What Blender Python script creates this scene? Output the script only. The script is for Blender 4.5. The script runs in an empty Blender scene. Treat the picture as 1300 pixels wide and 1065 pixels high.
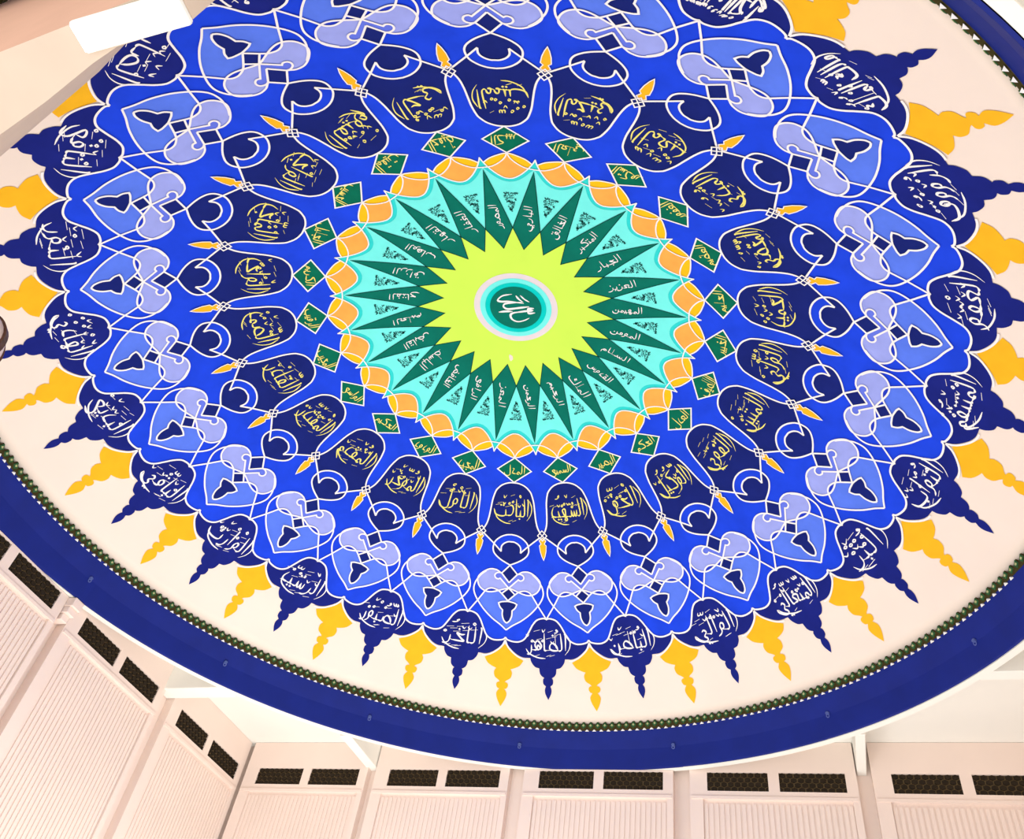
import bpy, bmesh, math, random
from math import pi, sin, cos, sqrt, atan2, radians, floor
from mathutils import Vector, Matrix
from mathutils.geometry import delaunay_2d_cdt

random.seed(7)
SC = bpy.context.scene
COL = SC.collection

# ------------------------------------------------------------------ camera, sky, lights, exposure
cam_d = bpy.data.cameras.new('camera')
cam_d.sensor_width = 36.0
cam_d.lens = 29.984
cam_d.shift_y = -45.0 / 1300.0
cam_d.clip_start = 0.05
cam_o = bpy.data.objects.new('camera', cam_d)
COL.objects.link(cam_o)
R_ = Vector((0.97761705, -0.16323134, 0.13274195))
U_ = Vector((-0.20989557, -0.71336006, 0.6686264))
F_ = Vector((0.01444798, 0.68152252, 0.7316545))
cam_o.matrix_world = Matrix(((R_.x, U_.x, -F_.x, 0.0), (R_.y, U_.y, -F_.y, -7.76408),
                             (R_.z, U_.z, -F_.z, 0.0), (0, 0, 0, 1)))
SC.camera = cam_o

world = bpy.data.worlds.new('hall_light')
SC.world = world
world.use_nodes = True
world.node_tree.nodes['Background'].inputs[0].default_value = (1.0, 0.985, 0.965, 1)
world.node_tree.nodes['Background'].inputs[1].default_value = 1.08

def add_area(name, loc, target, size, power, color):
    l = bpy.data.lights.new(name, 'AREA')
    l.shape = 'DISK'
    l.size = size
    l.energy = power
    l.color = color
    o = bpy.data.objects.new(name, l)
    o.location = loc
    o.rotation_euler = (Vector(target) - Vector(loc)).to_track_quat('-Z', 'Y').to_euler()
    COL.objects.link(o)
    return o

add_area('unseen_fill', (1.0, -3.0, -1.2), (0, 1.0, 9), 5.0, 170, (1.0, 0.97, 0.94))  # added fill light out of view, evens out brightness over the dome
add_area('unseen_fill', (-0.5, 3.5, -1.2), (-1.5, 7.5, 6.5), 4.0, 250, (1.0, 0.98, 0.95))  # second added fill out of view, brightens far ceiling and walls

SC.view_settings.view_transform = 'Standard'
SC.view_settings.look = 'None'
SC.view_settings.gamma = 1.0
SC.view_settings.use_curve_mapping = False
SC.view_settings.exposure = 0.36

# ------------------------------------------------------------------ materials
def lin(c):
    c = c / 255.0
    return c / 12.92 if c <= 0.04045 else ((c + 0.055) / 1.055) ** 2.4

MATS = {}
def paint(name, rgb, rough=0.85, var=0.05, scale=6.0, spec=0.1, emit=0.0, bump=0.0, bscale=60.0, metal=0.0):
    if name in MATS:
        return MATS[name]
    m = bpy.data.materials.new(name)
    m.use_nodes = True
    nt = m.node_tree
    b = nt.nodes['Principled BSDF']
    col = tuple(min(0.92, lin(c) * 0.86) for c in rgb)
    tc = nt.nodes.new('ShaderNodeTexCoord')
    nz = nt.nodes.new('ShaderNodeTexNoise')
    nz.inputs['Scale'].default_value = scale
    nz.inputs['Detail'].default_value = 4
    nt.links.new(tc.outputs['Object'], nz.inputs['Vector'])
    rp = nt.nodes.new('ShaderNodeValToRGB')
    rp.color_ramp.elements[0].position = 0.3
    rp.color_ramp.elements[1].position = 0.7
    rp.color_ramp.elements[0].color = tuple(c * (1 - var) for c in col) + (1,)
    rp.color_ramp.elements[1].color = tuple(min(0.95, c * (1 + var)) for c in col) + (1,)
    nt.links.new(nz.outputs['Fac'], rp.inputs['Fac'])
    nt.links.new(rp.outputs['Color'], b.inputs['Base Color'])
    b.inputs['Roughness'].default_value = rough
    b.inputs['Specular IOR Level'].default_value = spec
    b.inputs['Metallic'].default_value = metal
    if emit:
        b.inputs['Emission Color'].default_value = tuple(col) + (1,)
        b.inputs['Emission Strength'].default_value = emit
    if bump:
        n2 = nt.nodes.new('ShaderNodeTexNoise')
        n2.inputs['Scale'].default_value = bscale
        nt.links.new(tc.outputs['Object'], n2.inputs['Vector'])
        bp = nt.nodes.new('ShaderNodeBump')
        bp.inputs['Strength'].default_value = bump
        bp.inputs['Distance'].default_value = 0.01
        nt.links.new(n2.outputs['Fac'], bp.inputs['Height'])
        nt.links.new(bp.outputs['Normal'], b.inputs['Normal'])
    MATS[name] = m
    return m

CREAM = paint('cream_plaster', (250, 234, 220), bump=0.05, var=0.02, scale=1.2)
ROYAL = paint('royal_blue_paint', (30, 72, 232), var=0.10, scale=3)
NAVY = paint('navy_paint', (22, 36, 118), var=0.10, scale=4)
NAVYO = paint('navy_outer_paint', (25, 36, 128), var=0.10, scale=4)
MED = paint('cornflower_paint', (92, 128, 246), var=0.08, scale=4)
LOBE = paint('lavender_paint', (162, 174, 247), var=0.06, scale=5)
SCROLL = paint('periwinkle_paint', (105, 126, 240), var=0.05)
LEAF = paint('deep_blue_paint', (34, 62, 205), var=0.05)
YELLOW = paint('yellow_paint', (255, 192, 38), var=0.04)
GOLDEN = paint('golden_paint', (255, 202, 28), var=0.05)
ORANGE = paint('orange_paint', (254, 180, 84), var=0.06, scale=5)
AQUA = paint('aqua_paint', (122, 253, 244), var=0.03)
TURQ = paint('turquoise_paint', (52, 224, 220), var=0.05)
KGREEN = paint('emerald_paint', (4, 118, 100), var=0.08, scale=5)
DGREEN = paint('diamond_green_paint', (2, 110, 84), var=0.10, scale=6)
LIME = paint('lime_paint', (214, 255, 94), var=0.03, scale=2)
PEARL = paint('pearl_paint', (236, 226, 230), var=0.02)
DTURQ = paint('bright_turquoise_paint', (0, 214, 205), var=0.04)
WHITE = paint('white_paint', (255, 252, 250), var=0.01)
GOLDTX = paint('pale_gold_paint', (252, 240, 128), var=0.05)
DARKLN = paint('dark_green_line', (4, 58, 52), var=0.05)
BAND = paint('band_blue_paint', (19, 38, 130), var=0.10, scale=2.5, rough=0.6, spec=0.2)
TOLIVE = paint('olive_tile', (74, 66, 34), var=0.2, scale=14)
TGREEN = paint('green_tile', (54, 100, 62), var=0.2, scale=14)
TSPOT = paint('pale_tile_spot', (190, 196, 140), var=0.15, scale=20)
WALL = paint('wall_plaster', (253, 234, 222), bump=0.06, var=0.02, scale=1.5)
CEILP = paint('ceiling_paint', (255, 254, 246), var=0.01, scale=1.5)
SHADEFACE = paint('painted_shade_plaster', (226, 178, 152), bump=0.06, var=0.03, scale=3)  # beam's near face: its shade is put into the colour
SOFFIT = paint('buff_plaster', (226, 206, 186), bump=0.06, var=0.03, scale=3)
GRDARK = paint('dark_grille', (46, 38, 28), var=0.2, scale=20)
GRLINE = paint('olive_grille', (112, 94, 66), var=0.2, scale=20)
BRONZE = paint('bronze', (96, 62, 48), var=0.25, scale=30, rough=0.45, spec=0.5, metal=0.3)
GLASSW = paint('frosted_globe', (236, 214, 204), var=0.06, scale=14, rough=0.4, spec=0.4)
STEEL = paint('hook_steel', (84, 100, 165), rough=0.35, spec=0.5)
LAMPON = paint('lit_lamp_face', (255, 253, 248), var=0.0, emit=4.0)

# ------------------------------------------------------------------ helpers
def link(o):
    COL.objects.link(o)
    return o

def mesh_obj(name, me, parent=None, mat=None):
    o = bpy.data.objects.new(name, me)
    if mat and not me.materials:
        me.materials.append(mat)
    if parent is not None:
        o.parent = parent
    return link(o)

def empty(name, loc=(0, 0, 0), rz=0.0):
    o = bpy.data.objects.new(name, None)
    o.empty_display_size = 0.2
    o.location = loc
    o.rotation_euler = (0, 0, rz)
    return link(o)

def tag(o, label=None, cat=None, group=None, kind=None):
    if label: o['label'] = label
    if cat: o['category'] = cat
    if group: o['group'] = group
    if kind: o['kind'] = kind
    return o

# dome profile: height above the eye at a given radius from the axis
def dome_z(r):
    return 10.0 - (0.0673147 * r * r - 2.76015e-05 * r ** 4 + 3.58929e-06 * r ** 6)
def dome_s(r):                         # true length per unit of plan radius
    d = 0.1346294 * r - 1.10406e-04 * r ** 3 + 2.153574e-05 * r ** 5
    return sqrt(1 + d * d)
SLOT = 2 * pi / 24
TH0 = -1.88782 + pi                    # bearing of slot 0
def slot_rot(k):
    return TH0 - k * SLOT

def lift(x, y, layer):
    r = sqrt(x * x + y * y)
    d = 0.1346294 * r - 1.10406e-04 * r ** 3 + 2.153574e-05 * r ** 5
    s = sqrt(1 + d * d)
    off = layer * 0.004
    z = dome_z(r) - off / s
    if r > 1e-6:
        k = 1 - off * d / s / r
        x, y = x * k, y * k
    return (x, y, z)

def P(du, r):                          # polar (slots, radius) -> plan
    a = -du * SLOT
    return (r * cos(a), r * sin(a))

def smooth(pts, n=4):                  # Catmull-Rom through the points
    if len(pts) < 3 or n < 2:
        return list(pts)
    out = []
    L = len(pts)
    for i in range(L - 1):
        p0 = pts[max(i - 1, 0)]; p1 = pts[i]; p2 = pts[i + 1]; p3 = pts[min(i + 2, L - 1)]
        if i == 0: p0 = (2 * p1[0] - p2[0], 2 * p1[1] - p2[1])
        if i == L - 2: p3 = (2 * p2[0] - p1[0], 2 * p2[1] - p1[1])
        for j in range(n):
            t = j / n
            t2, t3 = t * t, t * t * t
            out.append(tuple(0.5 * (2 * p1[c] + (p2[c] - p0[c]) * t + (2 * p0[c] - 5 * p1[c] + 4 * p2[c] - p3[c]) * t2
                                    + (3 * p1[c] - p0[c] - 3 * p2[c] + p3[c]) * t3) for c in (0, 1)))
    out.append(tuple(pts[-1]))
    return out

def mirror(half):                      # half outline du>=0, from axis start to axis end -> closed loop
    right = list(half)
    left = [(-d, r) for d, r in reversed(half) if abs(d) > 1e-6]
    return right + left

def densify(loop, step, closed=True):
    out = []
    n = len(loop)
    for i in range(n if closed else n - 1):
        a, b = loop[i], loop[(i + 1) % n]
        m = max(1, int(math.ceil(math.hypot(b[0] - a[0], b[1] - a[1]) / step)))
        for j in range(m):
            t = j / m
            out.append((a[0] + (b[0] - a[0]) * t, a[1] + (b[1] - a[1]) * t))
    if not closed:
        out.append(loop[-1])
    return out

def inside(pt, loop):
    x, y = pt
    c = False
    j = len(loop) - 1
    for i in range(len(loop)):
        xi, yi = loop[i]; xj, yj = loop[j]
        if (yi > y) != (yj > y) and x < (xj - xi) * (y - yi) / (yj - yi) + xi:
            c = not c
        j = i
    return c

def fill_mesh(name, loop, layer, mat, step=0.16):
    """a painted field: closed plan outline -> triangles lying on the dome"""
    loop = densify(loop, step)
    clean = []
    for p in loop:
        if not clean or math.hypot(p[0] - clean[-1][0], p[1] - clean[-1][1]) > 1e-4:
            clean.append(p)
    if math.hypot(clean[0][0] - clean[-1][0], clean[0][1] - clean[-1][1]) < 1e-4:
        clean.pop()
    n = len(clean)
    vs = [Vector(p) for p in clean]
    xs = [p[0] for p in clean]; ys = [p[1] for p in clean]
    g = step
    big = max(xs) - min(xs) > 3
    x = min(xs) + g / 2
    while x < max(xs):
        y = min(ys) + g / 2
        while y < max(ys):
            if inside((x, y), clean):
                if big or min((x - a) ** 2 + (y - b) ** 2 for a, b in clean) > (0.35 * g) ** 2:
                    vs.append(Vector((x, y)))
            y += g
        x += g
    co, _, fa, *_ = delaunay_2d_cdt(vs, [(i, (i + 1) % n) for i in range(n)], [list(range(n))], 1, 1e-6)
    used = sorted({i for f in fa for i in f})
    mp = {i: q for q, i in enumerate(used)}
    me = bpy.data.meshes.new(name)
    faces = []
    for f in fa:
        a, b, c = (co[i] for i in f[:3])
        ccw = (b.x - a.x) * (c.y - a.y) - (b.y - a.y) * (c.x - a.x) > 0
        ids = [mp[i] for i in f]
        faces.append(ids[::-1] if ccw else ids)      # face downwards, into the hall
    me.from_pydata([lift(co[i].x, co[i].y, layer) for i in used], [], faces)
    me.materials.append(mat)
    me.update()
    return me

def strip(vs, fs, line, width, layer, closed=False, wfun=None):
    """append a painted line (plan polyline) of true width to vs/fs"""
    pts = [line[0]]
    for p in line[1:]:
        if math.hypot(p[0] - pts[-1][0], p[1] - pts[-1][1]) > 1e-5:
            pts.append(p)
    if closed and math.hypot(pts[0][0] - pts[-1][0], pts[0][1] - pts[-1][1]) < 1e-5:
        pts.pop()
    n = len(pts)
    if n < 2:
        return
    base = len(vs)
    for i in range(n):
        x, y = pts[i]
        r = max(math.hypot(x, y), 1e-6)
        er = (x / r, y / r); et = (-er[1], er[0])
        s = dome_s(r)
        def loc(a, b):
            dx, dy = b[0] - a[0], b[1] - a[1]
            u, v = (dx * er[0] + dy * er[1]) * s, dx * et[0] + dy * et[1]
            l = math.hypot(u, v) or 1
            return u / l, v / l
        if closed:
            d0 = loc(pts[i - 1], pts[i]); d1 = loc(pts[i], pts[(i + 1) % n])
        else:
            d1 = loc(pts[i], pts[i + 1]) if i < n - 1 else loc(pts[i - 1], pts[i])
            d0 = loc(pts[i - 1], pts[i]) if i > 0 else d1
        tx, ty = d0[0] + d1[0], d0[1] + d1[1]
        l = math.hypot(tx, ty)
        if l < 1e-3:
            tx, ty, l = d1[0], d1[1], 1
        tx, ty = tx / l, ty / l
        cs = max(0.45, tx * d1[0] + ty * d1[1])
        w = width if wfun is None else wfun(i, n, tx, ty)
        h = w / 2 / cs
        nu, nv = -ty * h / s, tx * h
        ox, oy = nu * er[0] + nv * et[0], nu * er[1] + nv * et[1]
        vs.append(lift(x + ox, y + oy, layer))
        vs.append(lift(x - ox, y - oy, layer))
    for i in range(n if closed else n - 1):
        a = base + 2 * i; b = base + 2 * ((i + 1) % n)
        fs.append((a, b, b + 1, a + 1))

def line_mesh(name, lines, width, layer, mat, step=0.12):
    vs, fs = [], []
    for pts, closed in lines:
        strip(vs, fs, densify(pts, step, closed), width, layer, closed)
    me = bpy.data.meshes.new(name)
    me.from_pydata(vs, [], fs)
    me.materials.append(mat)
    me.update()
    return me

def pl(pts):
    return [P(d, r) for d, r in pts]

def ring24(half_fn):
    out = []
    for k in range(24):
        out += half_fn(k)
    return out

# ------------------------------------------------------------------ the dome shell
def lathe_mesh(name, prof, seg, mat, flip=False, a0=0.0, a1=2 * pi):
    full = abs(a1 - a0 - 2 * pi) < 1e-6
    vs, fs = [], []
    m = seg if full else seg + 1
    for i in range(m):
        a = a0 + (a1 - a0) * i / seg
        for r, z in prof:
            vs.append((r * cos(a), r * sin(a), z))
    L = len(prof)
    for i in range(seg):
        j = (i + 1) % m
        for q in range(L - 1):
            f = (i * L + q, j * L + q, j * L + q + 1, i * L + q + 1)
            fs.append(f[::-1] if flip else f)
    me = bpy.data.meshes.new(name)
    me.from_pydata(vs, [], fs)
    me.materials.append(mat)
    me.update()
    return me

prof = [(0.02 + 6.54 * i / 44, dome_z(0.02 + 6.54 * i / 44)) for i in range(45)]
outer = [(r + 0.06, z + 0.24) for r, z in reversed(prof)]
outer[-1] = (0.02, 10.25)
dome = mesh_obj('dome', lathe_mesh('dome', prof + outer, 192, CREAM, flip=True))
for p_ in dome.data.polygons: p_.use_smooth = True
tag(dome, 'large cream plaster dome painted with a blue, green and gold medallion', 'dome')

def put(name, me, k, parent=None, label=None):
    """a painted part, turned to its slot on the dome (children sit in their parent's frame)"""
    o = mesh_obj(name, me, parent if parent is not None else dome)
    if parent is None:
        o.rotation_euler = (0, 0, slot_rot(k))
    if label:
        o['label'] = label
    return o

LW = 0.024
# --- outlines in (slots from own axis, radius)
edge = smooth([(0, 5.532), (.025, 5.563), (.10, 5.582), (.169, 5.575), (.232, 5.53), (.282, 5.432), (.327, 5.335),
               (.381, 5.266), (.45, 5.24), (.485, 5.243), (.5, 5.252)], 4)
def edge_loop(k):                       # axis at k+.5 (cusp), from k to k+1
    return [(k + .5 - d, r) for d, r in reversed(edge)][:-1] + [(k + .5 + d, r) for d, r in edge][:-1]
blue_loop = pl(ring24(edge_loop))
put('blue_field', fill_mesh('blue_field', blue_loop, 1, ROYAL, 0.2), 0, None, 'royal blue painted field with scalloped edge')

# --- outer navy cartouches with finial tips (axis on whole slots)
fin_half = smooth([(.5, 5.556), (.46, 5.645), (.37, 5.735), (.29, 5.777), (.2, 5.781)], 4)[:-1] + \
    smooth([(.2, 5.781), (.187, 5.831), (.146, 5.889), (.097, 5.905)], 3)[:-1] + \
    smooth([(.097, 5.905), (.09, 5.965), (.07, 6.0), (.042, 6.02)], 3)[:-1] + \
    smooth([(.042, 6.02), (.054, 6.04), (.055, 6.075), (.048, 6.1), (.024, 6.123)], 3)[:-1] + \
    smooth([(.024, 6.123), (.036, 6.165), (.03, 6.215), (0, 6.284)], 3)
in_half = [(.5 - d, r) for d, r in edge]            # from cusp (.5) to junction (0)
navy_loop = pl(mirror([(d, r) for d, r in reversed(in_half)] + fin_half))
ME_navy = fill_mesh('navy_cartouche', navy_loop, 2, NAVYO)
ME_edge = line_mesh('outline', [(pl([(-d, r) for d, r in in_half] + [(d, r) for d, r in reversed(in_half)][1:]), False)] +
                    [(pl([(sg * d, r + .016) for d, r in fin_half[:15]]), False) for sg in (1, -1)], 0.026, 5, WHITE)
# --- yellow finials (axis on half slots)
yel_half = smooth([(0, 5.63), (.073, 5.703), (.14, 5.77), (.222, 5.825)], 3)[:-1] + \
    smooth([(.222, 5.825), (.18, 5.893), (.12, 5.93), (.08, 5.945)], 3)[:-1] + \
    smooth([(.08, 5.945), (.1, 5.99), (.088, 6.052), (.043, 6.09), (.026, 6.11)], 3)[:-1] + \
    smooth([(.026, 6.11), (.055, 6.122), (.064, 6.15), (.05, 6.185), (.027, 6.194)], 3)[:-1] + \
    smooth([(.027, 6.194), (.055, 6.248), (.04, 6.32), (0, 6.402)], 3)
ME_yel = fill_mesh('yellow_finial', pl(mirror(yel_half)), 2, YELLOW)

# --- hearts (axis on half slots)
heart = smooth([(.33, 4.615), (.395, 4.68), (.437, 4.75), (.464, 4.815), (.472, 4.9), (.448, 4.98), (.39, 5.075), (.30, 5.185),
                (.185, 5.29), (.077, 5.365), (0, 5.433)], 4)
strap = smooth([(.32, 4.925), (.282, 4.882), (.224, 4.862), (.157, 4.877), (.12, 4.9), (.09, 4.927)], 4) + [(0, 5.022)]
strap_full = [(.5, 5.25), (.40, 5.073)] + strap
lobe_o = smooth([(0, 4.838), (.06, 4.856), (.13, 4.885), (.225, 4.918), (.305, 4.92), (.385, 4.877), (.43, 4.80), (.43, 4.715),
                 (.362, 4.63), (.276, 4.58), (.19, 4.582), (.135, 4.612), (.113, 4.624)], 4)
curl = smooth([(.113, 4.624), (.15, 4.618), (.19, 4.635), (.206, 4.668), (.192, 4.703), (.155, 4.717), (.128, 4.702)], 4)
lobe_loop = lobe_o + curl[1:]
scroll_half = [(0, 4.756)] + curl + [(0, 4.838)]
med_half = [(0, 5.022), (.09, 4.927), (.137, 4.888), (.225, 4.918), (.305, 4.921), (.32, 4.925), (.395, 5.066)] + heart[24:]
ME_heart = fill_mesh('heart_motif', pl(mirror(med_half)), 2, MED)
ME_lobeR = fill_mesh('lobe', pl(lobe_loop), 3, LOBE, 0.1)
ME_lobeL = fill_mesh('lobe', pl([(-d, r) for d, r in lobe_loop]), 3, LOBE, 0.1)
leaf = smooth([(.137, 4.888), (.16, 4.877), (.224, 4.862), (.282, 4.882), (.31, 4.92)], 3) + \
    smooth([(.31, 4.92), (.27, 4.923), (.225, 4.918), (.137, 4.888)], 3)[1:-1]
ME_leafR = fill_mesh('leaf', pl(leaf), 4, LEAF, 0.1)
ME_leafL = fill_mesh('leaf', pl([(-d, r) for d, r in leaf]), 4, LEAF, 0.1)
ME_scroll = fill_mesh('scroll', pl(mirror(scroll_half)), 4, SCROLL, 0.1)
sqA = [(0, 4.494), (.113, 4.624), (0, 4.756), (-.113, 4.624)]
sqB = [(0, 4.84), (.08, 4.927), (0, 5.022), (-.08, 4.927)]
ME_sqA = fill_mesh('square', pl(sqA), 4, NAVY, 0.1)
ME_sqB = fill_mesh('square', pl(sqB), 4, NAVY, 0.1)
bud_half = [(0, 5.03)] + smooth([(.03, 5.034), (.085, 5.046), (.12, 5.065)], 3)[0:] + smooth([(.12, 5.065), (.1, 5.118), (.062, 5.16)], 3)[1:] + \
    smooth([(.062, 5.16), (.06, 5.235), (.035, 5.305), (0, 5.338)], 3)[1:]
ME_bud = fill_mesh('bud', pl(mirror(bud_half)), 4, NAVY, 0.1)
hl = []
for sg in (1, -1):
    f = lambda L: pl([(sg * d, r) for d, r in L])
    hl += [(f(heart), False), (f(strap_full), False), (f(lobe_o), False), (f(curl + [(0, 4.838)]), False),
           (f([(.113, 4.624), (0, 4.756)]), False), (f([(0, 4.494), (.113, 4.624)]), False),
           (f([(0, 4.838), (.09, 4.927)]), False), (f(bud_half), False)]
ME_hline = line_mesh('outline', hl, LW, 6, WHITE, 0.06)

# --- inner navy cartouches with crescent (axis on half slots)
cart_top = smooth([(0, 3.16), (.085, 3.165), (.17, 3.187), (.242, 3.222), (.305, 3.278), (.344, 3.335), (.38, 3.47), (.392, 3.61), (.402, 3.745),
                   (.422, 3.865), (.46, 3.955), (.5, 4.005)], 4)
onion = smooth([(0, 4.491), (.12, 4.433), (.2, 4.38), (.255, 4.322), (.276, 4.25), (.255, 4.15), (.18, 4.072), (.09, 4.028), (0, 4.014)], 4)
on_cut = [p for p in onion[:16]] + [(.274, 4.2)]
cart_half = cart_top + [(.472, 4.03), (.268, 4.19)] + list(reversed(on_cut))[1:]
ME_cart = fill_mesh('navy_medallion', pl(mirror(cart_half)), 2, NAVY)
cres_in = smooth([(0, 4.129), (.05, 4.132), (.114, 4.166), (.15, 4.22), (.148, 4.295)], 4)
cres_half = list(reversed([p for p in onion if p[1] < 4.185])) + [(.262, 4.185), (.146, 4.297)] + list(reversed(cres_in))[1:]
ME_cres = fill_mesh('crescent', pl(mirror(cres_half)), 3, ROYAL, 0.1)
cl = [(pl(mirror(cart_top)[0:]), False)]
cl = []
for sg in (1, -1):
    f = lambda L: pl([(sg * d, r) for d, r in L])
    cl += [(f(cart_top + [(.515, 4.02)]), False), (f(onion), False), (f([(.52, 3.985), (.472, 4.03), (.262, 4.19), (.146, 4.297)]), False), (f(cres_in), False)]
ME_cline = line_mesh('outline', cl, LW, 5, WHITE, 0.06)

# --- spears between the inner medallions (axis on whole slots)
spear_half = [(0, 4.04), (.054, 4.085), (.026, 4.135), (.054, 4.162), (.045, 4.25), (.024, 4.33), (0, 4.388)]
ME_spear = fill_mesh('spear', pl(mirror(spear_half)), 6, YELLOW, 0.1)
ME_sline = line_mesh('outline', [(pl(mirror(spear_half)), True)], 0.012, 7, WHITE)
knot_l = [(pl([(0, 3.925), (.075, 4.005), (0, 4.085), (-.075, 4.005)]), True),
          (pl([(-.038, 3.965), (.038, 4.045)]), False), (pl([(.038, 3.965), (-.038, 4.045)]), False)]
ME_knot = line_mesh('knot', knot_l, 0.016, 8, WHITE)
ME_knotf = fill_mesh('knot_ground', pl([(0, 3.925), (.075, 4.005), (0, 4.085), (-.075, 4.005)]), 5, NAVY, 0.1)

# --- green diamonds (axis on half slots)
dia = [(0, 2.735), (.366, 2.955), (0, 3.154), (-.366, 2.955)]
ME_dia = fill_mesh('green_diamond', pl(dia), 2, DGREEN, 0.12)
ME_dline = line_mesh('outline', [(pl(dia), True)], 0.020, 4, WHITE)

# --- gold petals round the star (axis on half slots)
pet = smooth([(0, 2.73), (.07, 2.722), (.135, 2.706), (.32, 2.65), (.452, 2.583)], 4)
scal = smooth([(.503, 2.668), (.456, 2.585), (.368, 2.482), (.237, 2.383), (.1, 2.323), (0, 2.31)], 4)
circ = smooth([(0, 2.73), (.05, 2.65), (.16, 2.573), (.298, 2.518), (.41, 2.503)], 4)
pet_half = pet + [p for p in scal if p[0] < .452]
ME_pet = fill_mesh('gold_petal', pl(mirror(pet_half)), 2, GOLDEN, 0.1)
or_half = circ[:-1] + [p for p in scal if p[0] < .405]
ME_orange = fill_mesh('orange_ground', pl(mirror(or_half)), 3, ORANGE, 0.1)
gl = []
for sg in (1, -1):
    f = lambda L: pl([(sg * d, r) for d, r in L])
    gl += [(f(pet), False), (f(circ + [(.5, 2.5)]), False), (f(scal), False)]
ME_gline = line_mesh('outline', gl, 0.018, 5, WHITE, 0.05)

# --- turquoise and aqua star grounds, lime star, centre discs
def scal_loop(k):
    return [(k + .5 - d, r) for d, r in scal][:-1] + [(k + .5 + d, r) for d, r in reversed(scal)][:-1]
put('turquoise_ground', fill_mesh('turquoise_ground', pl(ring24(scal_loop)), 1.5, TURQ, 0.2), 0, None, 'turquoise scalloped star ground with 24 points')
band = smooth([(.5, 2.49), (.43, 2.435), (.34, 2.36), (.24, 2.302), (.12, 2.259), (0, 2.246)], 4)
def band_loop(k):
    return [(k + .5 - d, r) for d, r in band][:-1] + [(k + .5 + d, r) for d, r in reversed(band)][:-1]
put('aqua_ground', fill_mesh('aqua_ground', pl(ring24(band_loop)), 2.5, AQUA, 0.2), 0, None, 'pale aqua star ground')
lime_loop = pl([p for k in range(24) for p in ((k, 1.076), (k + .5, 1.452))])
put('lime_star', fill_mesh('lime_star', lime_loop, 3.5, LIME, 0.15), 0, None, 'lime yellow star with 24 points')
kite = [(0, 1.076), (.497, 1.452), (0, 2.458), (-.497, 1.452)]
ME_kite = fill_mesh('green_kite', pl(kite), 3.5, KGREEN, 0.12)
ME_kline = line_mesh('outline', [(pl(kite), True)], 0.010, 4.5, DARKLN)
def disc(name, r, layer, mat, lab):
    lp = [(r * cos(2 * pi * i / 96), r * sin(2 * pi * i / 96)) for i in range(96)]
    return put(name, fill_mesh(name, lp, layer, mat, 0.1), 0, None, lab)
disc('pearl_disc', .623, 4.5, PEARL, 'pearl white ring at the dome centre')
disc('aqua_disc', .532, 5.5, AQUA, 'pale aqua ring at the dome centre')
disc('turquoise_disc', .455, 6.5, DTURQ, 'bright turquoise ring at the dome centre')
centre = disc('green_disc', .385, 7.5, KGREEN, 'dark green disc with white Arabic word at the dome centre')

# ------------------------------------------------------------------ Arabic lettering, drawn with a reed-pen stroke
G = {}
def g(key, w, *st):
    G[key] = (w, st)
_cup = [(.0, .26), (.03, -.02), (.1, -.22), (.26, -.31), (.44, -.22), (.5, .04)]
def sh(L, t): return [(a + t, b) for a, b in L]
g('A0', .24, [(.12, 1.2), (.1, .9), (.12, .0)]); g('A1', .24, [(0, 0), (.09, .0), (.12, .12), (.12, 1.2)])
g('L2', .26, [(.1, 1.2), (.1, .14), (.16, .0), (.26, 0)]); g('L3', .26, [(0, 0), (.26, 0)], [(.12, 1.2), (.12, .02)])
g('L1', .66, [(0, 0), (.09, 0)], [(.09, 1.15), (.09, 0), (.14, -.2), (.32, -.31), (.54, -.2), (.6, .06)]); g('L0', .66, *G['L1'][1][1:])
g('B2', .26, [(.05, .3), (.07, .05), (.13, 0), (.26, 0)]); g('B3', .26, [(0, 0), (.09, .02), (.11, .27)], [(.11, .27), (.13, .02), (.26, 0)])
_ba = [(.06, .26), (.09, .02), (.3, -.07), (.6, -.05), (.76, .03), (.82, .24)]
g('B1', .86, [(0, 0), (.06, .02), (.07, .2)], _ba); g('B0', .86, _ba)
g('N1', .64, [(0, 0), (.06, .02), (.08, .24)], sh(_cup, .08)); g('N0', .6, sh(_cup, .04))
_ya = [(.32, .14), (.2, .2), (.12, .1), (.28, -.06), (.2, -.2), (.3, -.34), (.56, -.34), (.74, -.14), (.72, .04)]
g('Y1', .76, [(0, 0), (.12, .03)], _ya); g('Y0', .76, _ya)
_ha = [(.0, .34), (.14, .3), (.32, .35), (.12, .12), (.0, .02), (.2, 0), (.5, 0)]
g('H2', .5, _ha); g('H3', .5, _ha)
_haf = [(.0, .3), (.14, .25), (.34, .3), (.12, .08), (.02, -.14), (.1, -.38), (.32, -.46), (.56, -.36)]
g('H1', .58, [(0, 0), (.16, .2)], _haf); g('H0', .58, _haf)
_da = [(.1, .44), (.24, .22), (.26, .04), (.14, 0), (.0, .0)]
g('D0', .4, _da, [(.24, .03), (.36, -.03)]); g('D1', .4, _da, [(.24, .03), (.36, -.03)])
_ra = [(.06, .22), (.09, .0), (.16, -.16), (.28, -.26), (.44, -.28)]
g('R0', .36, _ra); g('R1', .36, [(0, 0), (.08, .02)], _ra)
_te = [[(.05, .26), (.08, .02), (.17, .02), (.21, .24)], [(.21, .24), (.24, .02), (.33, .02), (.37, .27)]]
g('S2', .6, *_te, [(.37, .27), (.41, .01), (.6, 0)]); g('S3', .6, [(0, 0), (.08, .02)], *_te, [(.37, .27), (.41, .01), (.6, 0)])
g('S1', .92, [(0, 0), (.08, .02)], *_te, sh(_cup, .37)); g('S0', .92, *_te, sh(_cup, .37))
_sa = [(.04, .02), (.14, .2), (.32, .33), (.46, .25), (.48, .08), (.3, .0), (.0, .0)]
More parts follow.
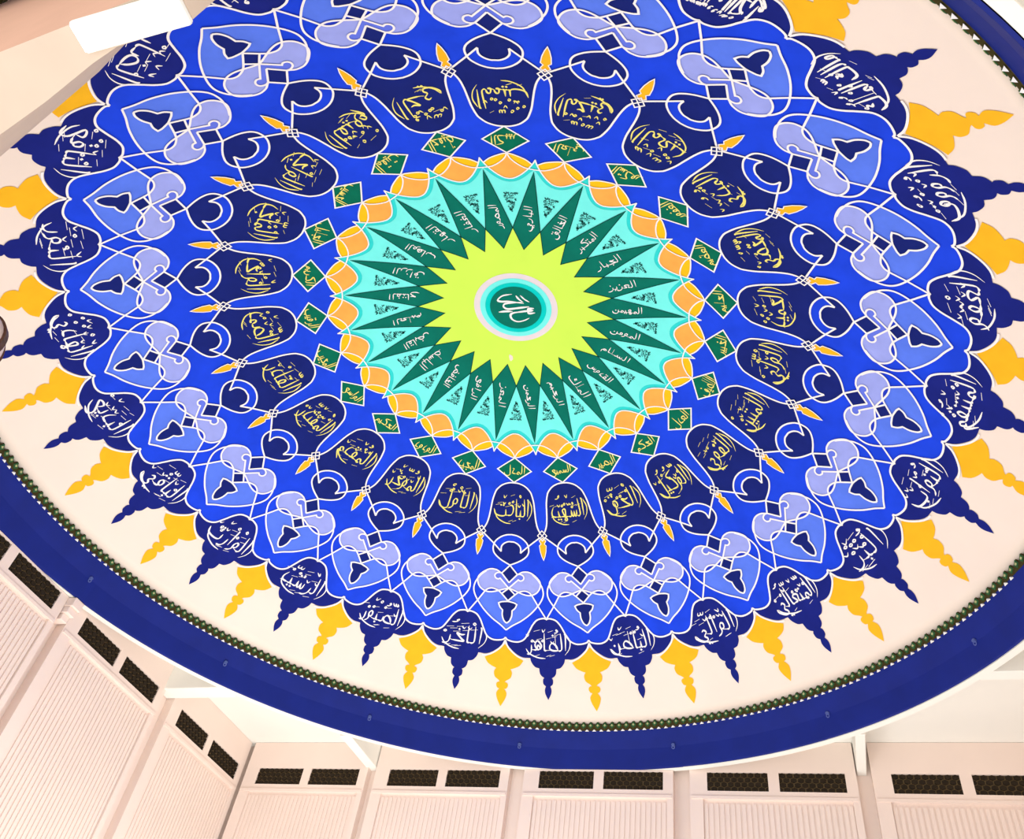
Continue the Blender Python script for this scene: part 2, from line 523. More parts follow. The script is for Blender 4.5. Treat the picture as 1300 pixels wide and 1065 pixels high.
g('C2', .8, _sa, [(.48, .06), (.54, .24)], [(.54, .24), (.57, .02), (.8, 0)]); g('C3', *(G['C2'][0],), *G['C2'][1])
g('C1', 1.06, _sa, sh(_cup, .54)); g('C0', 1.06, _sa, sh(_cup, .54))
g('T2', .66, _sa, [(.44, .02), (.66, 0)], [(.16, 1.15), (.16, .12)])
for q in '013': G['T' + q] = G['T2']
_ay = [(.32, .44), (.18, .47), (.08, .36), (.1, .16), (.24, .02), (.5, 0)]
g('E2', .5, _ay); g('E3', .46, [(0, 0), (.12, .04), (.05, .26), (.22, .32), (.36, .24), (.22, .04), (.46, 0)])
_ayf = [(.14, .03), (.05, .24), (.2, .29), (.34, .22), (.16, .02), (.05, -.18), (.13, -.4), (.34, -.47), (.56, -.38)]
g('E1', .56, [(0, 0), (.14, .03)], _ayf); g('E0', .56, [(.32, .4), (.16, .42), (.08, .28), (.2, .14), (.3, .16), (.12, .02), (.04, -.2), (.16, -.42), (.4, -.46), (.56, -.36)])
_lp = [(.22, .06), (.1, .12), (.1, .28), (.22, .33), (.28, .2), (.2, .04)]
g('F2', .42, _lp + [(.3, 0), (.42, 0)]); g('F3', .42, [(0, 0), (.2, .02), (.27, .16), (.2, .31), (.1, .24), (.14, .06), (.26, 0), (.42, 0)])
g('F1', 1.0, [(0, 0), (.16, .02)], _lp, sh(_ba, .14)); g('F0', 1.0, _lp, sh(_ba, .14))
g('Q1', .74, [(0, 0), (.16, .02)], _lp, sh(_cup, .2)); g('Q0', .74, _lp, sh(_cup, .2)); G['Q2'] = G['F2']; G['Q3'] = G['F3']
_ka = [(-.1, 1.15), (.4, .7), (.16, .38), (.06, .12), (.14, 0), (.56, 0)]
g('K2', .56, _ka); g('K3', .56, _ka)
g('K1', .86, [(.1, 1.15), (.1, .06), (.2, -.03), (.6, -.05), (.78, .03), (.84, .22)], [(.5, .52), (.34, .44), (.48, .36), (.32, .27)]); G['K0'] = G['K1']
g('M2', .36, [(.22, .0), (.08, .04), (.08, .2), (.2, .22), (.22, .02), (.36, 0)]); g('M3', .36, [(0, 0), (.08, .14), (.2, .13), (.22, -.04), (.1, -.05), (.36, 0)])
g('M1', .36, [(0, 0), (.1, .15), (.22, .1), (.18, -.05), (.06, -.02)], [(.2, .02), (.3, -.12), (.3, -.55)]); g('M0', .36, *G['M1'][1])
g('O2', .5, [(.1, .02), (.03, .2), (.22, .42), (.37, .22), (.24, .02), (.1, .1), (.22, .22), (.3, .02), (.5, 0)])
g('O3', .46, [(0, 0), (.2, .02), (.31, .28), (.14, .33), (.17, .02), (.27, -.2), (.11, -.2), (.2, 0), (.46, 0)])
g('O1', .36, [(0, 0), (.12, .02), (.16, .3)], [(.16, .3), (.32, .14), (.22, .02), (.1, .08), (.15, .26)]); g('O0', .36, [(.16, .34), (.3, .16), (.2, .02), (.07, .1), (.16, .34)])
_wa = [(.24, .06), (.12, .1), (.1, .26), (.2, .31), (.28, .18), (.26, .0), (.34, -.16), (.5, -.26)]
g('W0', .4, _wa); g('W1', .4, [(0, 0), (.22, .05)], _wa)
g('J0', .24, [(.22, .3), (.1, .3), (.12, .16), (.24, .18)], [(.24, .18), (.06, .06)]); G['J1'] = G['J0']
# letter -> (base, dots above, dots below)
MAP = {'ا': 'A', 'أ': 'A', 'آ': 'A', 'إ': 'A', 'ب': 'B', 'ت': 'B', 'ث': 'B', 'ن': 'N', 'ي': 'Y', 'ى': 'Y', 'ج': 'H', 'ح': 'H', 'خ': 'H', 'د': 'D', 'ذ': 'D',
       'ر': 'R', 'ز': 'R', 'س': 'S', 'ش': 'S', 'ص': 'C', 'ض': 'C', 'ط': 'T', 'ظ': 'T', 'ع': 'E', 'غ': 'E', 'ف': 'F', 'ق': 'Q', 'ك': 'K',
       'ل': 'L', 'م': 'M', 'ه': 'O', 'و': 'W', 'ؤ': 'W', 'ء': 'J'}
UP = {'ت': 2, 'ث': 3, 'ن': 1, 'خ': 1, 'ذ': 1, 'ز': 1, 'ش': 3, 'ض': 1, 'ظ': 1, 'غ': 1, 'ف': 1, 'ق': 2}
DN = {'ب': 1, 'ي': 2, 'ج': 1}
NOJOIN = 'اأآإدذرزوؤء'

def word_strokes(word):
    """strokes in text space: x to the right, y up, and dots"""
    st, dots = [], []
    t = 0.0
    for wd in word.split(' '):
        for i, ch in enumerate(wd):
            b = MAP[ch]
            pj = i > 0 and wd[i - 1] not in NOJOIN
            nj = i < len(wd) - 1 and ch not in NOJOIN and wd[i + 1] != 'ء'
            form = {(0, 0): '0', (1, 0): '1', (0, 1): '2', (1, 1): '3'}[(int(pj), int(nj))]
            if b in 'NY' and form in '23': b = 'B'
            w, ss = G[b + form] if b + form in G else G[b + '1']
            for s in ss:
                st.append([(-(t + a), y) for a, y in s])
            cx = t + min(w, .6) * .5
            n = UP.get(ch, 0)
            y0 = .95 if ch in 'ظ' else (.6 if b in 'FQHECS' else .44)
            if ch == 'ن' and form in '01': y0 = .16
            for q in range(n):
                dots.append((-(cx + (q % 2) * .16 - (.08 if n > 1 else 0)), y0 + (q // 2) * .14))
            n = DN.get(ch, 0)
            y0 = -.16 if b == 'B' else (-.16 if b == 'H' and form in '01' else -.22)
            if b == 'Y': y0 = -.5
            for q in range(n):
                dots.append((-(cx + q * .16 - (.08 if n > 1 else 0)), y0))
            t += w
        t += .1
    return st, dots

def marks(x0, x1, y0, seed, rows=1):
    """vowel signs floating above a word: strokes only"""
    rn = random.Random(seed)
    st = []
    n = max(3, int((x1 - x0) / .42))
    for i in range(n):
        x = x0 + (x1 - x0) * (i + .5) / n + rn.uniform(-.05, .05)
        y = y0 + rn.uniform(-.06, .1)
        k = rn.choice('fdsvwf')
        if k == 'f': st.append([(x - .17, y - .05), (x + .17, y + .08)])
        elif k == 'd': st.append([(x + .08, y + .02), (x + .02, y + .12), (x - .03, y + .04), (x + .05, y), (x - .06, y - .1), (x - .2, y - .12)])
        elif k == 's': st.append([(x + .07, y), (x, y + .09), (x - .07, y), (x, y - .08), (x + .07, y)])
        elif k == 'v': st.append([(x + .1, y + .12), (x, y - .1), (x - .12, y + .1)])
        else: st.append([(x + .15, y + .12), (x + .13, y - .05), (x + .02, y - .05), (x, y + .1), (x - .03, y - .06), (x - .14, y - .06), (x - .17, y + .12)])
    return st

def text_mesh(name, word, W, H, mapper, layer, mat, pen, seed=0, deco=True, jitter=True):
    """lettering stretched to W x H round the mapper's origin"""
    st, dots = word_strokes(word)
    tall = lambda p: (p[0], p[1] * 1.15 if p[1] < 0 else (p[1] * 1.55 if p[1] < .5 else .775 + (p[1] - .5) * .62))
    st = [[tall(p) for p in s] for s in st]; dots = [tall(p) for p in dots]
    xs = [p[0] for s in st for p in s]
    x0, x1 = min(xs), max(xs)
    ext = []
    if deco:
        ext = marks(x0 * .84, x0 * .12, 1.36, seed)
        rn = random.Random(seed + 99)
        for q in range(9):                     # small signs inside the word
            x = x0 + .1 + (x1 - x0 - .35) * (q + rn.uniform(.2, .8)) / 9; y = rn.uniform(.55, 1.15)
            ext.append(rn.choice([[(x + .08, y + .1), (x, y - .06), (x - .1, y + .1)], [(x - .14, y - .04), (x + .14, y + .06)],
                                  [(x + .06, y), (x, y + .07), (x - .06, y), (x, y - .06), (x + .06, y)]]))
        for _ in range(3):
            x = rn.uniform(x0 + .2, x1 - .3)
            ext.append([(x - .16, -.42), (x + .14, -.3)])
        xm, xw = (x0 + x1) / 2, (x1 - x0) / 2        # long sweeping tail under the word
        ext.append([(xm - xw * .05, -.56), (xm - xw * .5, -.52), (xm - xw * .85, -.28), (xm - xw * .95, .05)])
        ext.append([(x1 + .1, 1.1), (x1 + .2, .6), (x1 + .16, .1), (x1 + .02, -.3)])
    allp = [p for s in st + ext for p in s]
    x0, x1 = min(p[0] for p in allp), max(p[0] for p in allp)
    y0, y1 = min(p[1] for p in allp), max(p[1] for p in allp)
    cx, cy = (x0 + x1) / 2, (y0 + y1) / 2
    sx, sy = W / (x1 - x0), H / (y1 - y0)
    def tf(p):
        v = (p[1] - cy) * 2 / (y1 - y0)
        e = (.70 + .30 * sqrt(max(0, 1 - v * v))) if deco else 1.0     # gather the lines into a rounded cluster
        return ((p[0] - cx) * sx * e, (p[1] - cy) * sy)
    vs, fs = [], []
    def pen_stroke(s, wd):
        q = smooth([tf(p) for p in s], 4)
        n = len(q)
        ang = []
        base = len(vs)
        for i in range(n):
            a = q[max(i - 1, 0)]; b = q[min(i + 1, n - 1)]
            dx, dy = b[0] - a[0], b[1] - a[1]
            l = math.hypot(dx, dy) or 1
            dx, dy = dx / l, dy / l
            f = abs(dx * sin(radians(55)) - dy * cos(radians(55)))
            e = min(1, .35 + i / 3, .3 + (n - 1 - i) / 3)
            h = wd * (.5 + .6 * f) * e / 2
            vs.append(lift(*mapper(q[i][0] - dy * h, q[i][1] + dx * h), layer))
            vs.append(lift(*mapper(q[i][0] + dy * h, q[i][1] - dx * h), layer))
        for i in range(n - 1):
            a = base + 2 * i
            fs.append((a, a + 2, a + 3, a + 1))
    for s in st: pen_stroke(s, pen)
    for s in ext: pen_stroke(s, pen * .72)
    for p in dots:
        x, y = tf(p)
        b = len(vs)
        for a in (0, 90, 180, 270):
            vs.append(lift(*mapper(x + pen * .75 * cos(radians(a)), y + pen * .75 * sin(radians(a))), layer))
        fs.append((b, b + 1, b + 2, b + 3))
    me = bpy.data.meshes.new(name)
    me.from_pydata(vs, [], fs)
    me.materials.append(mat)
    me.update()
    return me

def map_in(r0):                       # up towards the dome centre, right along rising slots
    s = dome_s(r0)
    def m(x, y):
        r = r0 - y / s
        return P(x / r / SLOT, r)
    return m
def map_out(r0):                      # right away from the centre, up along rising slots
    s = dome_s(r0)
    def m(x, y):
        r = r0 + x / s
        return P(y / r / SLOT, r)
    return m

NAMES = ('الرحمن الرحيم الملك القدوس السلام المؤمن المهيمن العزيز الجبار المتكبر الخالق البارئ المصور الغفار القهار الوهاب الرزاق الفتاح العليم '
         'القابض الباسط الخافض الرافع المعز المذل السميع البصير الحكم العدل اللطيف الخبير الحليم العظيم الغفور الشكور العلي الكبير الحفيظ المقيت '
         'الحسيب الجليل الكريم الرقيب المجيب الواسع الحكيم الودود المجيد الباعث الشهيد الحق الوكيل القوي المتين الولي الحميد المحصي المبدئ المعيد '
         'المحيي المميت الحي القيوم الواجد الماجد الواحد الصمد القادر المقتدر المقدم المؤخر الأول').replace('ئ', 'ي').split()
OUTER = ['الظاهر', 'الباطن', 'الوالي', 'المتعالي', 'البر', 'التواب', 'المنتقم', 'العفو', 'الرؤوف', 'مالك الملك', 'ذوالجلال والاكرام', 'المقسط',
         'الجامع', 'المانع', 'الضار', 'النافع', 'النور', 'الهادي', 'البديع', 'الباقي', 'الوارث', 'الرشيد', 'الصبور', 'الآخر']
OUTER = OUTER[:13] + ['المغني'[:]] * 0 + OUTER[13:]

LAB = dict(navy='navy cartouche with a pointed finial tip and white Arabic lettering', cart='navy bell-shaped medallion with gold Arabic lettering and a blue crescent')
for k in range(24):
    # outer ring
    o = put('navy_cartouche', ME_navy, k, None, LAB['navy'])
    put('outline', ME_edge, k, o)
    put('lettering', text_mesh('lettering', OUTER[k], .80, .51, map_in(5.58), 4, WHITE, .028, 300 + k), k, o)
    put('yellow_finial', ME_yel, k + .5, None, 'yellow pointed finial between two navy cartouches')
    # hearts
    o = put('heart_motif', ME_heart, k + .5, None, 'cornflower blue heart with lavender lobes and a navy bud')
    for nm, me in (('lobe', ME_lobeR), ('lobe', ME_lobeL), ('leaf', ME_leafR), ('leaf', ME_leafL), ('scroll', ME_scroll),
                   ('square', ME_sqA), ('square', ME_sqB), ('bud', ME_bud), ('outline', ME_hline)):
        put(nm, me, k, o)
    # inner medallions
    o = put('navy_medallion', ME_cart, k + .5, None, LAB['cart'])
    put('crescent', ME_cres, k, o)
    put('outline', ME_cline, k, o)
    put('lettering', text_mesh('lettering', NAMES[48 + (k + 1) % 24], .64, .54, map_in(3.60), 4, GOLDTX, .024, 100 + k), k, o)
    o = put('spear', ME_spear, k, None, 'small yellow spearhead with a white knot')
    for nm, me in (('outline', ME_sline), ('knot_ground', ME_knotf), ('knot', ME_knot)):
        put(nm, me, k, o)
    o = put('green_diamond', ME_dia, k + .5, None, 'green diamond with gold Arabic lettering')
    put('outline', ME_dline, k, o)
    put('lettering', text_mesh('lettering', NAMES[24 + (k + 1) % 24], .34, .21, map_in(2.95), 4, GOLDTX, .017, 500 + k, deco=False), k, o)
    o = put('gold_petal', ME_pet, k + .5, None, 'gold and orange petal on the star edge')
    put('orange_ground', ME_orange, k, o)
    put('outline', ME_gline, k, o)
    o = put('green_kite', ME_kite, k, None, 'dark green kite with white Arabic lettering')
    put('outline', ME_kline, k, o)
    put('lettering', text_mesh('lettering', NAMES[k], .43, .15, map_out(1.64), 5, WHITE, .015, 700 + k, deco=False), k, o)

# fine black arabesque specks in the aqua triangles: too small to pick apart
def specks():
    rn = random.Random(4)
    vs, fs = [], []
    n = 0
    while n < 130:
        r = 1.70 + .37 * sqrt(rn.random())
        wmax = .205 * (r - 1.69) / .38
        du = rn.uniform(-wmax, wmax)
        n += 1
        x, y = P(du, r)
        a = rn.uniform(0, 2 * pi); L = rn.uniform(.010, .026); b = rn.uniform(-1.5, 1.5)
        pts = [(x + L * .5 * cos(a) * t - L * .35 * b * (1 - t * t) * sin(a), y + L * .5 * sin(a) * t + L * .35 * b * (1 - t * t) * cos(a)) for t in (-1, -.5, 0, .5, 1)]
        strip(vs, fs, pts, .0075, 4.5)
    me = bpy.data.meshes.new('arabesque')
    me.from_pydata(vs, [], fs)
    me.materials.append(DARKLN)
    return me
ME_arab = specks()
for k in range(24):
    o = put('arabesque', ME_arab, k + .5)
    o['kind'] = 'stuff'

# the word at the very centre
cs = [[(530, 597), (500, 612), (460, 619), (430, 602), (424, 575), (440, 560), (490, 553), (555, 546)],
      [(360, 548), (400, 546), (440, 549)], [(540, 521), (470, 528), (415, 531), (394, 515), (398, 500), (420, 492), (505, 489)],
      [(455, 432), (400, 440), (368, 466), (385, 478), (430, 481), (512, 498)], [(475, 443), (488, 468), (510, 490)],
      [(500, 443), (520, 470), (545, 490)], [(566, 533), (535, 534), (530, 544), (552, 547), (530, 553), (534, 566), (568, 563)]]
vs, fs = [], []
for s in cs:
    q = smooth([((Y - 525) * .00272, (X - 462) * .00262) for X, Y in s], 5)     # text right, text up
    pts = [(a, -b) for a, b in q]
    strip(vs, fs, pts, .028, 8.5, False, lambda i, n, tx, ty: .032 * min(1, .3 + i / 4, .3 + (n - 1 - i) / 4) * (.6 + .5 * abs(tx)))
me = bpy.data.meshes.new('lettering'); me.from_pydata(vs, [], fs); me.materials.append(WHITE)
put('lettering', me, 0, centre, 'white Arabic word')
# a scuff where the lime paint has flaked
lp = [(.055 * cos(t) * (1 + .25 * sin(3 * t)), .035 * sin(t) * (1 + .2 * cos(2 * t))) for t in [2 * pi * i / 14 for i in range(14)]]
c0 = P(-.84, .945)
put('flaked_patch', fill_mesh('flaked_patch', [(x + c0[0], y + c0[1]) for x, y in lp], 4.5, CREAM, .05), 0, None, 'small cream patch of flaked paint')

# ------------------------------------------------------------------ tiled cornice under the dome
NT = 336
cornice = mesh_obj('tile_border', lathe_mesh('tile_border', [(6.62, 6.905), (6.545, 6.895), (6.545, 6.83), (6.556, 6.775), (6.64, 6.775), (6.62, 6.905)], 240, TOLIVE, flip=False))
tag(cornice, 'zigzag green and olive tile cornice running round the dome foot', 'tile_border')
def tile_mesh():
    h = pi / NT * 6.54 * .98
    vs, fs, mi = [], [], []
    def prism(pts, y0, y1, m):
        b = len(vs); n = len(pts)
        for x, z in pts: vs.append((y0, x, z))
        for x, z in pts: vs.append((y1, x, z))
        fs.append(tuple(range(b + n, b + 2 * n))); mi.append(m)
        for i in range(n):
            j = (i + 1) % n
            fs.append((b + i, b + j, b + n + j, b + n + i)); mi.append(m)
    prism([(-h, 6.785), (h, 6.785), (h, 6.86), (h * .62, 6.868), (0, 6.945), (-h * .62, 6.868), (-h, 6.86)], 6.56, 6.522, 0)
    prism([(0, 6.79), (h * .72, 6.84), (0, 6.905), (-h * .72, 6.84)], 6.53, 6.512, 1)
    prism([(0, 6.822), (h * .34, 6.842), (0, 6.866), (-h * .34, 6.842)], 6.52, 6.506, 2)
    me = bpy.data.meshes.new('tile')
    me.from_pydata(vs, [], fs)
    for m in (TOLIVE, TGREEN, TSPOT): me.materials.append(m)
    for p, m in zip(me.polygons, mi): p.material_index = m
    me.update()
    st = bpy.data.meshes.new('stud')
    b = [(6.545, -h * .58, 6.758), (6.545, h * .58, 6.758), (6.545, 0, 6.812), (6.512, 0, 6.772)]
    st.from_pydata(b, [], [(0, 1, 3), (1, 2, 3), (2, 0, 3), (0, 2, 1)])
    st.materials.append(WHITE)
    return me, st
ME_tile, ME_stud = tile_mesh()
rest = bmesh.new()
rest_n = 0
for i in range(NT):
    k = i * 24 / NT
    kk = (k + 12) % 24 - 12
    a = slot_rot(k)
    if -6.2 < kk < 4.9 or 7.3 < kk < 9.6:
        o = mesh_obj('tile', ME_tile, cornice); o.rotation_euler = (0, 0, a)
        s = mesh_obj('stud', ME_stud, o); s.rotation_euler = (0, 0, pi / NT)
    else:
        t = ME_tile.copy(); t.transform(Matrix.Rotation(a, 4, 'Z')); rest.from_mesh(t); bpy.data.meshes.remove(t)
me = bpy.data.meshes.new('tile_run'); rest.to_mesh(me); rest.free()
for m in (TOLIVE, TGREEN, TSPOT): me.materials.append(m)
tag(mesh_obj('tile_run', me, cornice), kind='stuff')

# ------------------------------------------------------------------ blue ring beam in four curved panels
beam = mesh_obj('ring_band', lathe_mesh('ring_band', [(6.60, 6.80), (6.74, 6.45), (6.76, 6.198), (6.87, 6.198), (6.87, 6.66), (6.60, 6.80)], 240, CEILP))
tag(beam, 'deep navy blue ring beam with a white underside below the tiled cornice', 'beam')
for q in range(4):
    k0 = 1.3 + 6 * q
    prf = [(6.575, 6.79), (6.556, 6.79), (6.665, 6.50), (6.715, 6.215), (6.72, 6.20), (6.75, 6.196), (6.75, 6.3)]
    a1 = slot_rot(k0); a0 = slot_rot(k0 + 6)
    off = .0 if q % 2 else .012
    mesh_obj('band_panel', lathe_mesh('band_panel', [(r - off, z) for r, z in prf], 64, BAND, a0=a0, a1=a1), beam)
def hook_mesh():
    bm = bmesh.new()
    R0, r0 = .022, .0065
    rings = []
    for i in range(12):
        a = 2 * pi * i / 12
        rings.append([bm.verts.new((6.635 - (R0 + r0 * cos(b)) * cos(a) * .3, (R0 + r0 * cos(b)) * sin(a), 6.475 + (R0 + r0 * cos(b)) * cos(a) + r0 * sin(b) * .2)) for b in (0, pi / 2, pi, 3 * pi / 2)])
    for i in range(12):
        for j in range(4):
            bm.faces.new((rings[i][j], rings[(i + 1) % 12][j], rings[(i + 1) % 12][(j + 1) % 4], rings[i][(j + 1) % 4]))
    top = []
    for x in (6.62, 6.70):
        top.append([bm.verts.new((x, .03 * cos(t), 6.515 + .022 * sin(t))) for t in [pi * i / 4 for i in range(8)]])
    for i in range(8):
        bm.faces.new((top[0][i], top[0][(i + 1) % 8], top[1][(i + 1) % 8], top[1][i]))
    bm.faces.new(top[0])
    me = bpy.data.meshes.new('hook'); bm.to_mesh(me); bm.free(); me.materials.append(STEEL)
    return me
ME_hook = hook_mesh()
for q in range(16):
    o = mesh_obj('hook', ME_hook, beam); o.rotation_euler = (0, 0, slot_rot(-.27 + 1.5 * q))

# ------------------------------------------------------------------ the square hall round the ring
RZ = radians(-25.54)
E1 = Vector((cos(RZ), sin(RZ), 0)); E2 = Vector((-sin(RZ), cos(RZ), 0))
def box_into(bm, x0, x1, y0, y1, z0, z1):
    v = [bm.verts.new((x, y, z)) for x in (x0, x1) for y in (y0, y1) for z in (z0, z1)]
    for f in ((0, 1, 3, 2), (4, 6, 7, 5), (0, 4, 5, 1), (2, 3, 7, 6), (0, 2, 6, 4), (1, 5, 7, 3)):
        bm.faces.new([v[i] for i in f])
def boxes(name, bs, mat, bevel=0.0):
    bm = bmesh.new()
    for b in bs: box_into(bm, *b)
    if bevel:
        bmesh.ops.bevel(bm, geom=bm.edges[:], offset=bevel, segments=1, affect='EDGES')
    me = bpy.data.meshes.new(name); bm.to_mesh(me); bm.free(); me.materials.append(mat)
    return me
def struct(name, me):
    o = mesh_obj(name, me); o.rotation_euler = (0, 0, RZ); o['kind'] = 'structure'
    return o

ZC = 6.65
struct('wall_left', boxes('wall_left', [(-7.15, -6.87, -7.15, 7.15, -1.6, ZC)], WALL))
struct('wall_far', boxes('wall_far', [(-6.87, 6.87, 6.87, 7.15, -1.6, ZC)], WALL))
struct('wall_right', boxes('wall_right', [(6.72, 7.0, -7.15, 6.87, -1.6, ZC)], WALL))
# ceiling: square with a round hole, lying on the walls
hole = [(6.868 * cos(2 * pi * i / 128), 6.868 * sin(2 * pi * i / 128)) for i in range(128)]
sq = [(-7.15, -7.15), (7.15, -7.15), (7.15, 7.15), (-7.15, 7.15)]
vv = [Vector(p) for p in sq + hole]
co, _, fa, *_ = delaunay_2d_cdt(vv, [(i, (i + 1) % 4) for i in range(4)] + [(4 + i, 4 + (i + 1) % 128) for i in range(128)], [], 1, 1e-6)
bm = bmesh.new()
bv = [bm.verts.new((c.x, c.y, ZC)) for c in co]
for f in fa:
    c = sum((co[i] for i in f), Vector((0, 0))) / len(f)
    if c.length > 6.86:
        bm.faces.new([bv[i] for i in f])
ext = bmesh.ops.extrude_face_region(bm, geom=bm.faces[:])
for e in ext['geom']:
    if isinstance(e, bmesh.types.BMVert): e.co.z += .15
bmesh.ops.recalc_face_normals(bm, faces=bm.faces[:])
me = bpy.data.meshes.new('ceiling'); bm.to_mesh(me); bm.free(); me.materials.append(CEILP)
struct('ceiling', me)

# short beams between ring and walls
def short_beam(x0, x1, y0, y1, label):
    cx, cy = (x0 + x1) / 2, (y0 + y1) / 2
    t = mesh_obj('ceiling_beam', boxes('ceiling_beam', [(x0 - cx, x1 - cx, y0 - cy, y1 - cy, 0, ZC - 6.2)], CEILP, .01))
    t.location = E1 * cx + E2 * cy + Vector((0, 0, 6.2)); t.rotation_euler = (0, 0, RZ)
    tag(t, label, 'beam', 'short white beams beside the ring')
short_beam(-6.86, -5.50, 3.90, 4.22, 'short white beam from blue ring to left wall, above the grilled panels')
short_beam(-4.20, -4.00, 5.56, 6.86, 'slanting short white beam below the ring, left of the bottom middle')
short_beam(4.00, 4.14, 5.56, 6.86, 'upright-looking short white beam below the ring at bottom right')
short_beam(5.52, 6.72, 3.92, 4.12, 'short white beam meeting the ring at the right edge')

# wall panels: stiles, rails, fluted field and a pair of pierced grilles
def grille_mesh(w, h):
    bm = bmesh.new()
    n = int(round(w / .105)); rows = 4
    dx = w / n; dz = h / rows
    for j in range(rows):
        for i in range(n + (j % 2 == 0)):
            cx = -w / 2 + dx * (i + (.5 if j % 2 else 0)); cz = -h / 2 + dz * (j + .5)
            ra, rz = dx * .44, dz * .50
            f = [bm.verts.new((cx + ra * cos(2 * pi * q / 6 + pi / 6) * 1.08, -.034, cz + rz * sin(2 * pi * q / 6 + pi / 6))) for q in range(6)]
            b = [bm.verts.new((v.co.x, -.012, v.co.z)) for v in f]
            bm.faces.new(f)
            for q in range(6): bm.faces.new((f[q], b[q], b[(q + 1) % 6], f[(q + 1) % 6]))
    me = bpy.data.meshes.new('grille_holes'); bm.to_mesh(me); bm.free(); me.materials.append(GRDARK)
    return me
def panel_meshes(w, top=ZC - .005):
    """local frame: x along the wall, -y towards the hall, z = height in the hall"""
    h = w / 2
    fl, fr = -h + .27, h - .16          # grille pair limits
    m0, m1 = fl + (fr - fl) * .45, fl + (fr - fl) * .53
    y0, y1 = -.16, .0
    frame = boxes('frame', [(-h, fl, y0, y1, 5.76, top), (fr, h, y0, y1, 5.76, top), (fl, fr, y0, y1, 6.17, top), (m0, m1, y0, y1, 5.88, 6.17),
                            (fl, fr, y0, y1, 5.80, 5.88), (-h + .02, h - .02, y0 - .015, y1, 5.755, 5.80), (-h, -h + .2, y0, y1, -1.6, 5.76), (h - .1, h, y0, y1, -1.6, 5.76)], WALL)
    n = 27
    x0, x1 = -h + .2, h - .1
    d = (x1 - x0) / n
    fb = [(x0, x1, -.115, y1, -1.6, 5.755)] + [(x0 + d * (i + .18), x0 + d * (i + .82), -.131, -.11, -1.6, 5.70) for i in range(n)]
    flute = boxes('fluting', fb, WALL)
    g1 = (fl, m0); g2 = (m1, fr)
    return frame, flute, [(a, b, boxes('grille', [(a, b, -.125, -.03, 5.88, 6.17)], GRLINE), grille_mesh(b - a, .29)) for a, b in (g1, g2)]
PM_FULL = panel_meshes(2.48)
PM_LOW = (panel_meshes(2.48, 6.192)[0],) + PM_FULL[1:]
def wall_panel(loc, rz, label, low=False):
    PM = PM_LOW if low else PM_FULL
    t = empty('fluted_panel', loc, rz)
    tag(t, label, 'panel', 'fluted wall panels with paired grilles')
    mesh_obj('frame', PM[0], t)
    mesh_obj('fluting', PM[1], t)
    for a, b, gm, hm in PM[2]:
        o = mesh_obj('grille', gm, t)
        o['label'] = 'dark olive honeycomb grille'
        s = mesh_obj('grille_holes', hm, o)
        s.location = ((a + b) / 2, -.125 + .014, 6.025)
        s['kind'] = 'stuff'
for c, lab in ((0.03, 'pink-white fluted wall panel with dark grilles at the left edge, left of the blue-ring corbel'),
               (2.71, 'middle fluted wall panel of the left wall, grille pair complete, right of the corbel'),
               (5.48, 'fluted wall panel with grilles on the left wall beside the white beam')):
    wall_panel(E1 * -6.868 + E2 * c, RZ + pi / 2, lab, abs(c) < 1)
for c, lab in ((-5.38, 'fluted panel on the far wall under the ring, leftmost along the bottom edge'),
               (-2.74, 'fluted panel on the far wall under the ring, second from left along the bottom'),
               (0.0, 'fluted panel on the far wall under the middle of the blue ring'),
               (2.74, 'fluted panel on the far wall under the ring, second from right along the bottom'),
               (5.44, 'fluted panel on the far wall under the ring, rightmost along the bottom edge')):
    wall_panel(E1 * c + E2 * 6.868, RZ, lab, abs(c) < 1)
# stepped corbel where ring and wall meet
cb = boxes('corbel', [(-.085, .085, -.26, 0, .10, .20), (-.096, .096, -.30, 0, .20, .34), (-.07, .07, -.2, 0, 0, .10)], WALL, .008)
c_o = mesh_obj('corbel', cb)
c_o.location = E1 * -6.868 + E2 * 1.37 + Vector((0, 0, 5.85)); c_o.rotation_euler = (0, 0, RZ + pi / 2)
tag(c_o, 'small stepped white corbel between two wall panels under the blue ring', 'corbel')

# ------------------------------------------------------------------ near beam end in the upper left corner, with its floodlight
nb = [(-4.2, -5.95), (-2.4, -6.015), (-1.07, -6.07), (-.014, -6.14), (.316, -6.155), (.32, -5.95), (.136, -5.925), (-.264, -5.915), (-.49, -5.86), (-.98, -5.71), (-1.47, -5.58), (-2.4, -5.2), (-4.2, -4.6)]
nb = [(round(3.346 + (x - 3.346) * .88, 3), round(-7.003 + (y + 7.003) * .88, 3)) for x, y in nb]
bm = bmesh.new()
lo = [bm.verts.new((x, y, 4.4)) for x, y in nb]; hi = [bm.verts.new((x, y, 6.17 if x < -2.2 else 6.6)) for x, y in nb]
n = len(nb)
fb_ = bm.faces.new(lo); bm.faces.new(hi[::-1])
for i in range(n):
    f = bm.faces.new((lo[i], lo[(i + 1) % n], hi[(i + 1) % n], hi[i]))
    if i < 4: f.material_index = 1  # near side takes the darker tone painted as shade
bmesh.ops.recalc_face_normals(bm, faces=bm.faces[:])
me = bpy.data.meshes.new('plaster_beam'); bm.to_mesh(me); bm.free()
me.materials.append(SOFFIT); me.materials.append(SHADEFACE)
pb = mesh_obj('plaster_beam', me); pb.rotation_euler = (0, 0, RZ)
tag(pb, 'buff plaster beam crossing the upper left corner, shade painted on its near face', 'beam')
fl_t = empty('floodlight', E1 * .296 + E2 * -6.147 + Vector((0, 0, 4.4)), RZ)
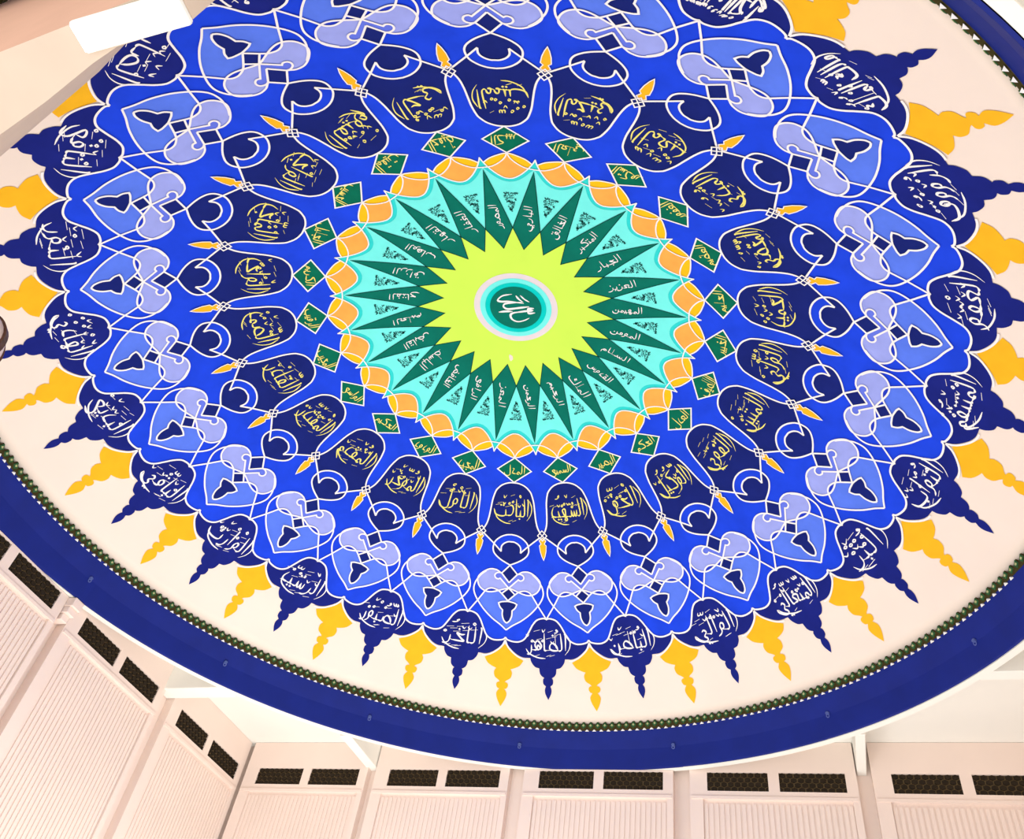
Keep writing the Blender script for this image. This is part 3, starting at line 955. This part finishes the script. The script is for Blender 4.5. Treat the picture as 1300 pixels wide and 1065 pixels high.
tag(fl_t, 'glaring white floodlight fixed under the plaster beam end, upper left', 'light')
mesh_obj('casing', boxes('casing', [(-.30, .388, -.088, .088, -.05, 0)], CEILP, .012), fl_t)
mesh_obj('lit_panel', boxes('lit_panel', [(-.285, .37, -.075, .075, -.062, -.045)], LAMPON, .004), fl_t)

# ------------------------------------------------------------------ globe of a tall post lamp just showing at the left edge
def lathe_obj(name, prof, seg, mat, parent, z=0):
    me = lathe_mesh(name, prof, seg, mat, flip=True)
    for p in me.polygons: p.use_smooth = True
    o = mesh_obj(name, me, parent); o.location = (0, 0, z)
    return o
d_ = F_ + R_ * ((-51 - 650) / 1082.74) - U_ * ((428 - 487.5) / 1082.74)
lc = Vector((0, -7.76408, 0)) + d_.normalized() * 7.2
lamp = empty('post_lamp', (lc.x, lc.y, -1.6))
tag(lamp, 'bronze-rimmed globe of a post lamp cut off by the left edge', 'lamp')
hz = lc.z + 1.6
Rg = .29
lathe_obj('globe', [(Rg * .97 * sin(pi * i / 16) + .001, -Rg * .97 * cos(pi * i / 16)) for i in range(17)], 32, GLASSW, lamp, hz)
for tlt in (0, pi / 2, pi / 4, 3 * pi / 4):
    vs, fs = [], []
    for i in range(40):
        a = 2 * pi * i / 40
        for rr, yy in ((Rg * .96, -.03), (Rg * 1.03, -.03), (Rg * 1.03, .03), (Rg * .96, .03)):
            vs.append((rr * cos(a), yy, rr * sin(a)))
    for i in range(40):
        for j in range(4):
            fs.append((i * 4 + j, ((i + 1) % 40) * 4 + j, ((i + 1) % 40) * 4 + (j + 1) % 4, i * 4 + (j + 1) % 4))
    me = bpy.data.meshes.new('rib'); me.from_pydata(vs, [], fs); me.materials.append(BRONZE)
    o = mesh_obj('rib', me, lamp); o.location = (0, 0, hz); o.rotation_euler = (0, 0, tlt)
lathe_obj('post', [(.001, 0), (.2, 0), (.2, .06), (.08, .12), (.05, .3), (.04, hz - Rg - .12), (.09, hz - Rg - .05), (.1, hz - Rg + .02), (.001, hz - Rg + .02)], 20, BRONZE, lamp)
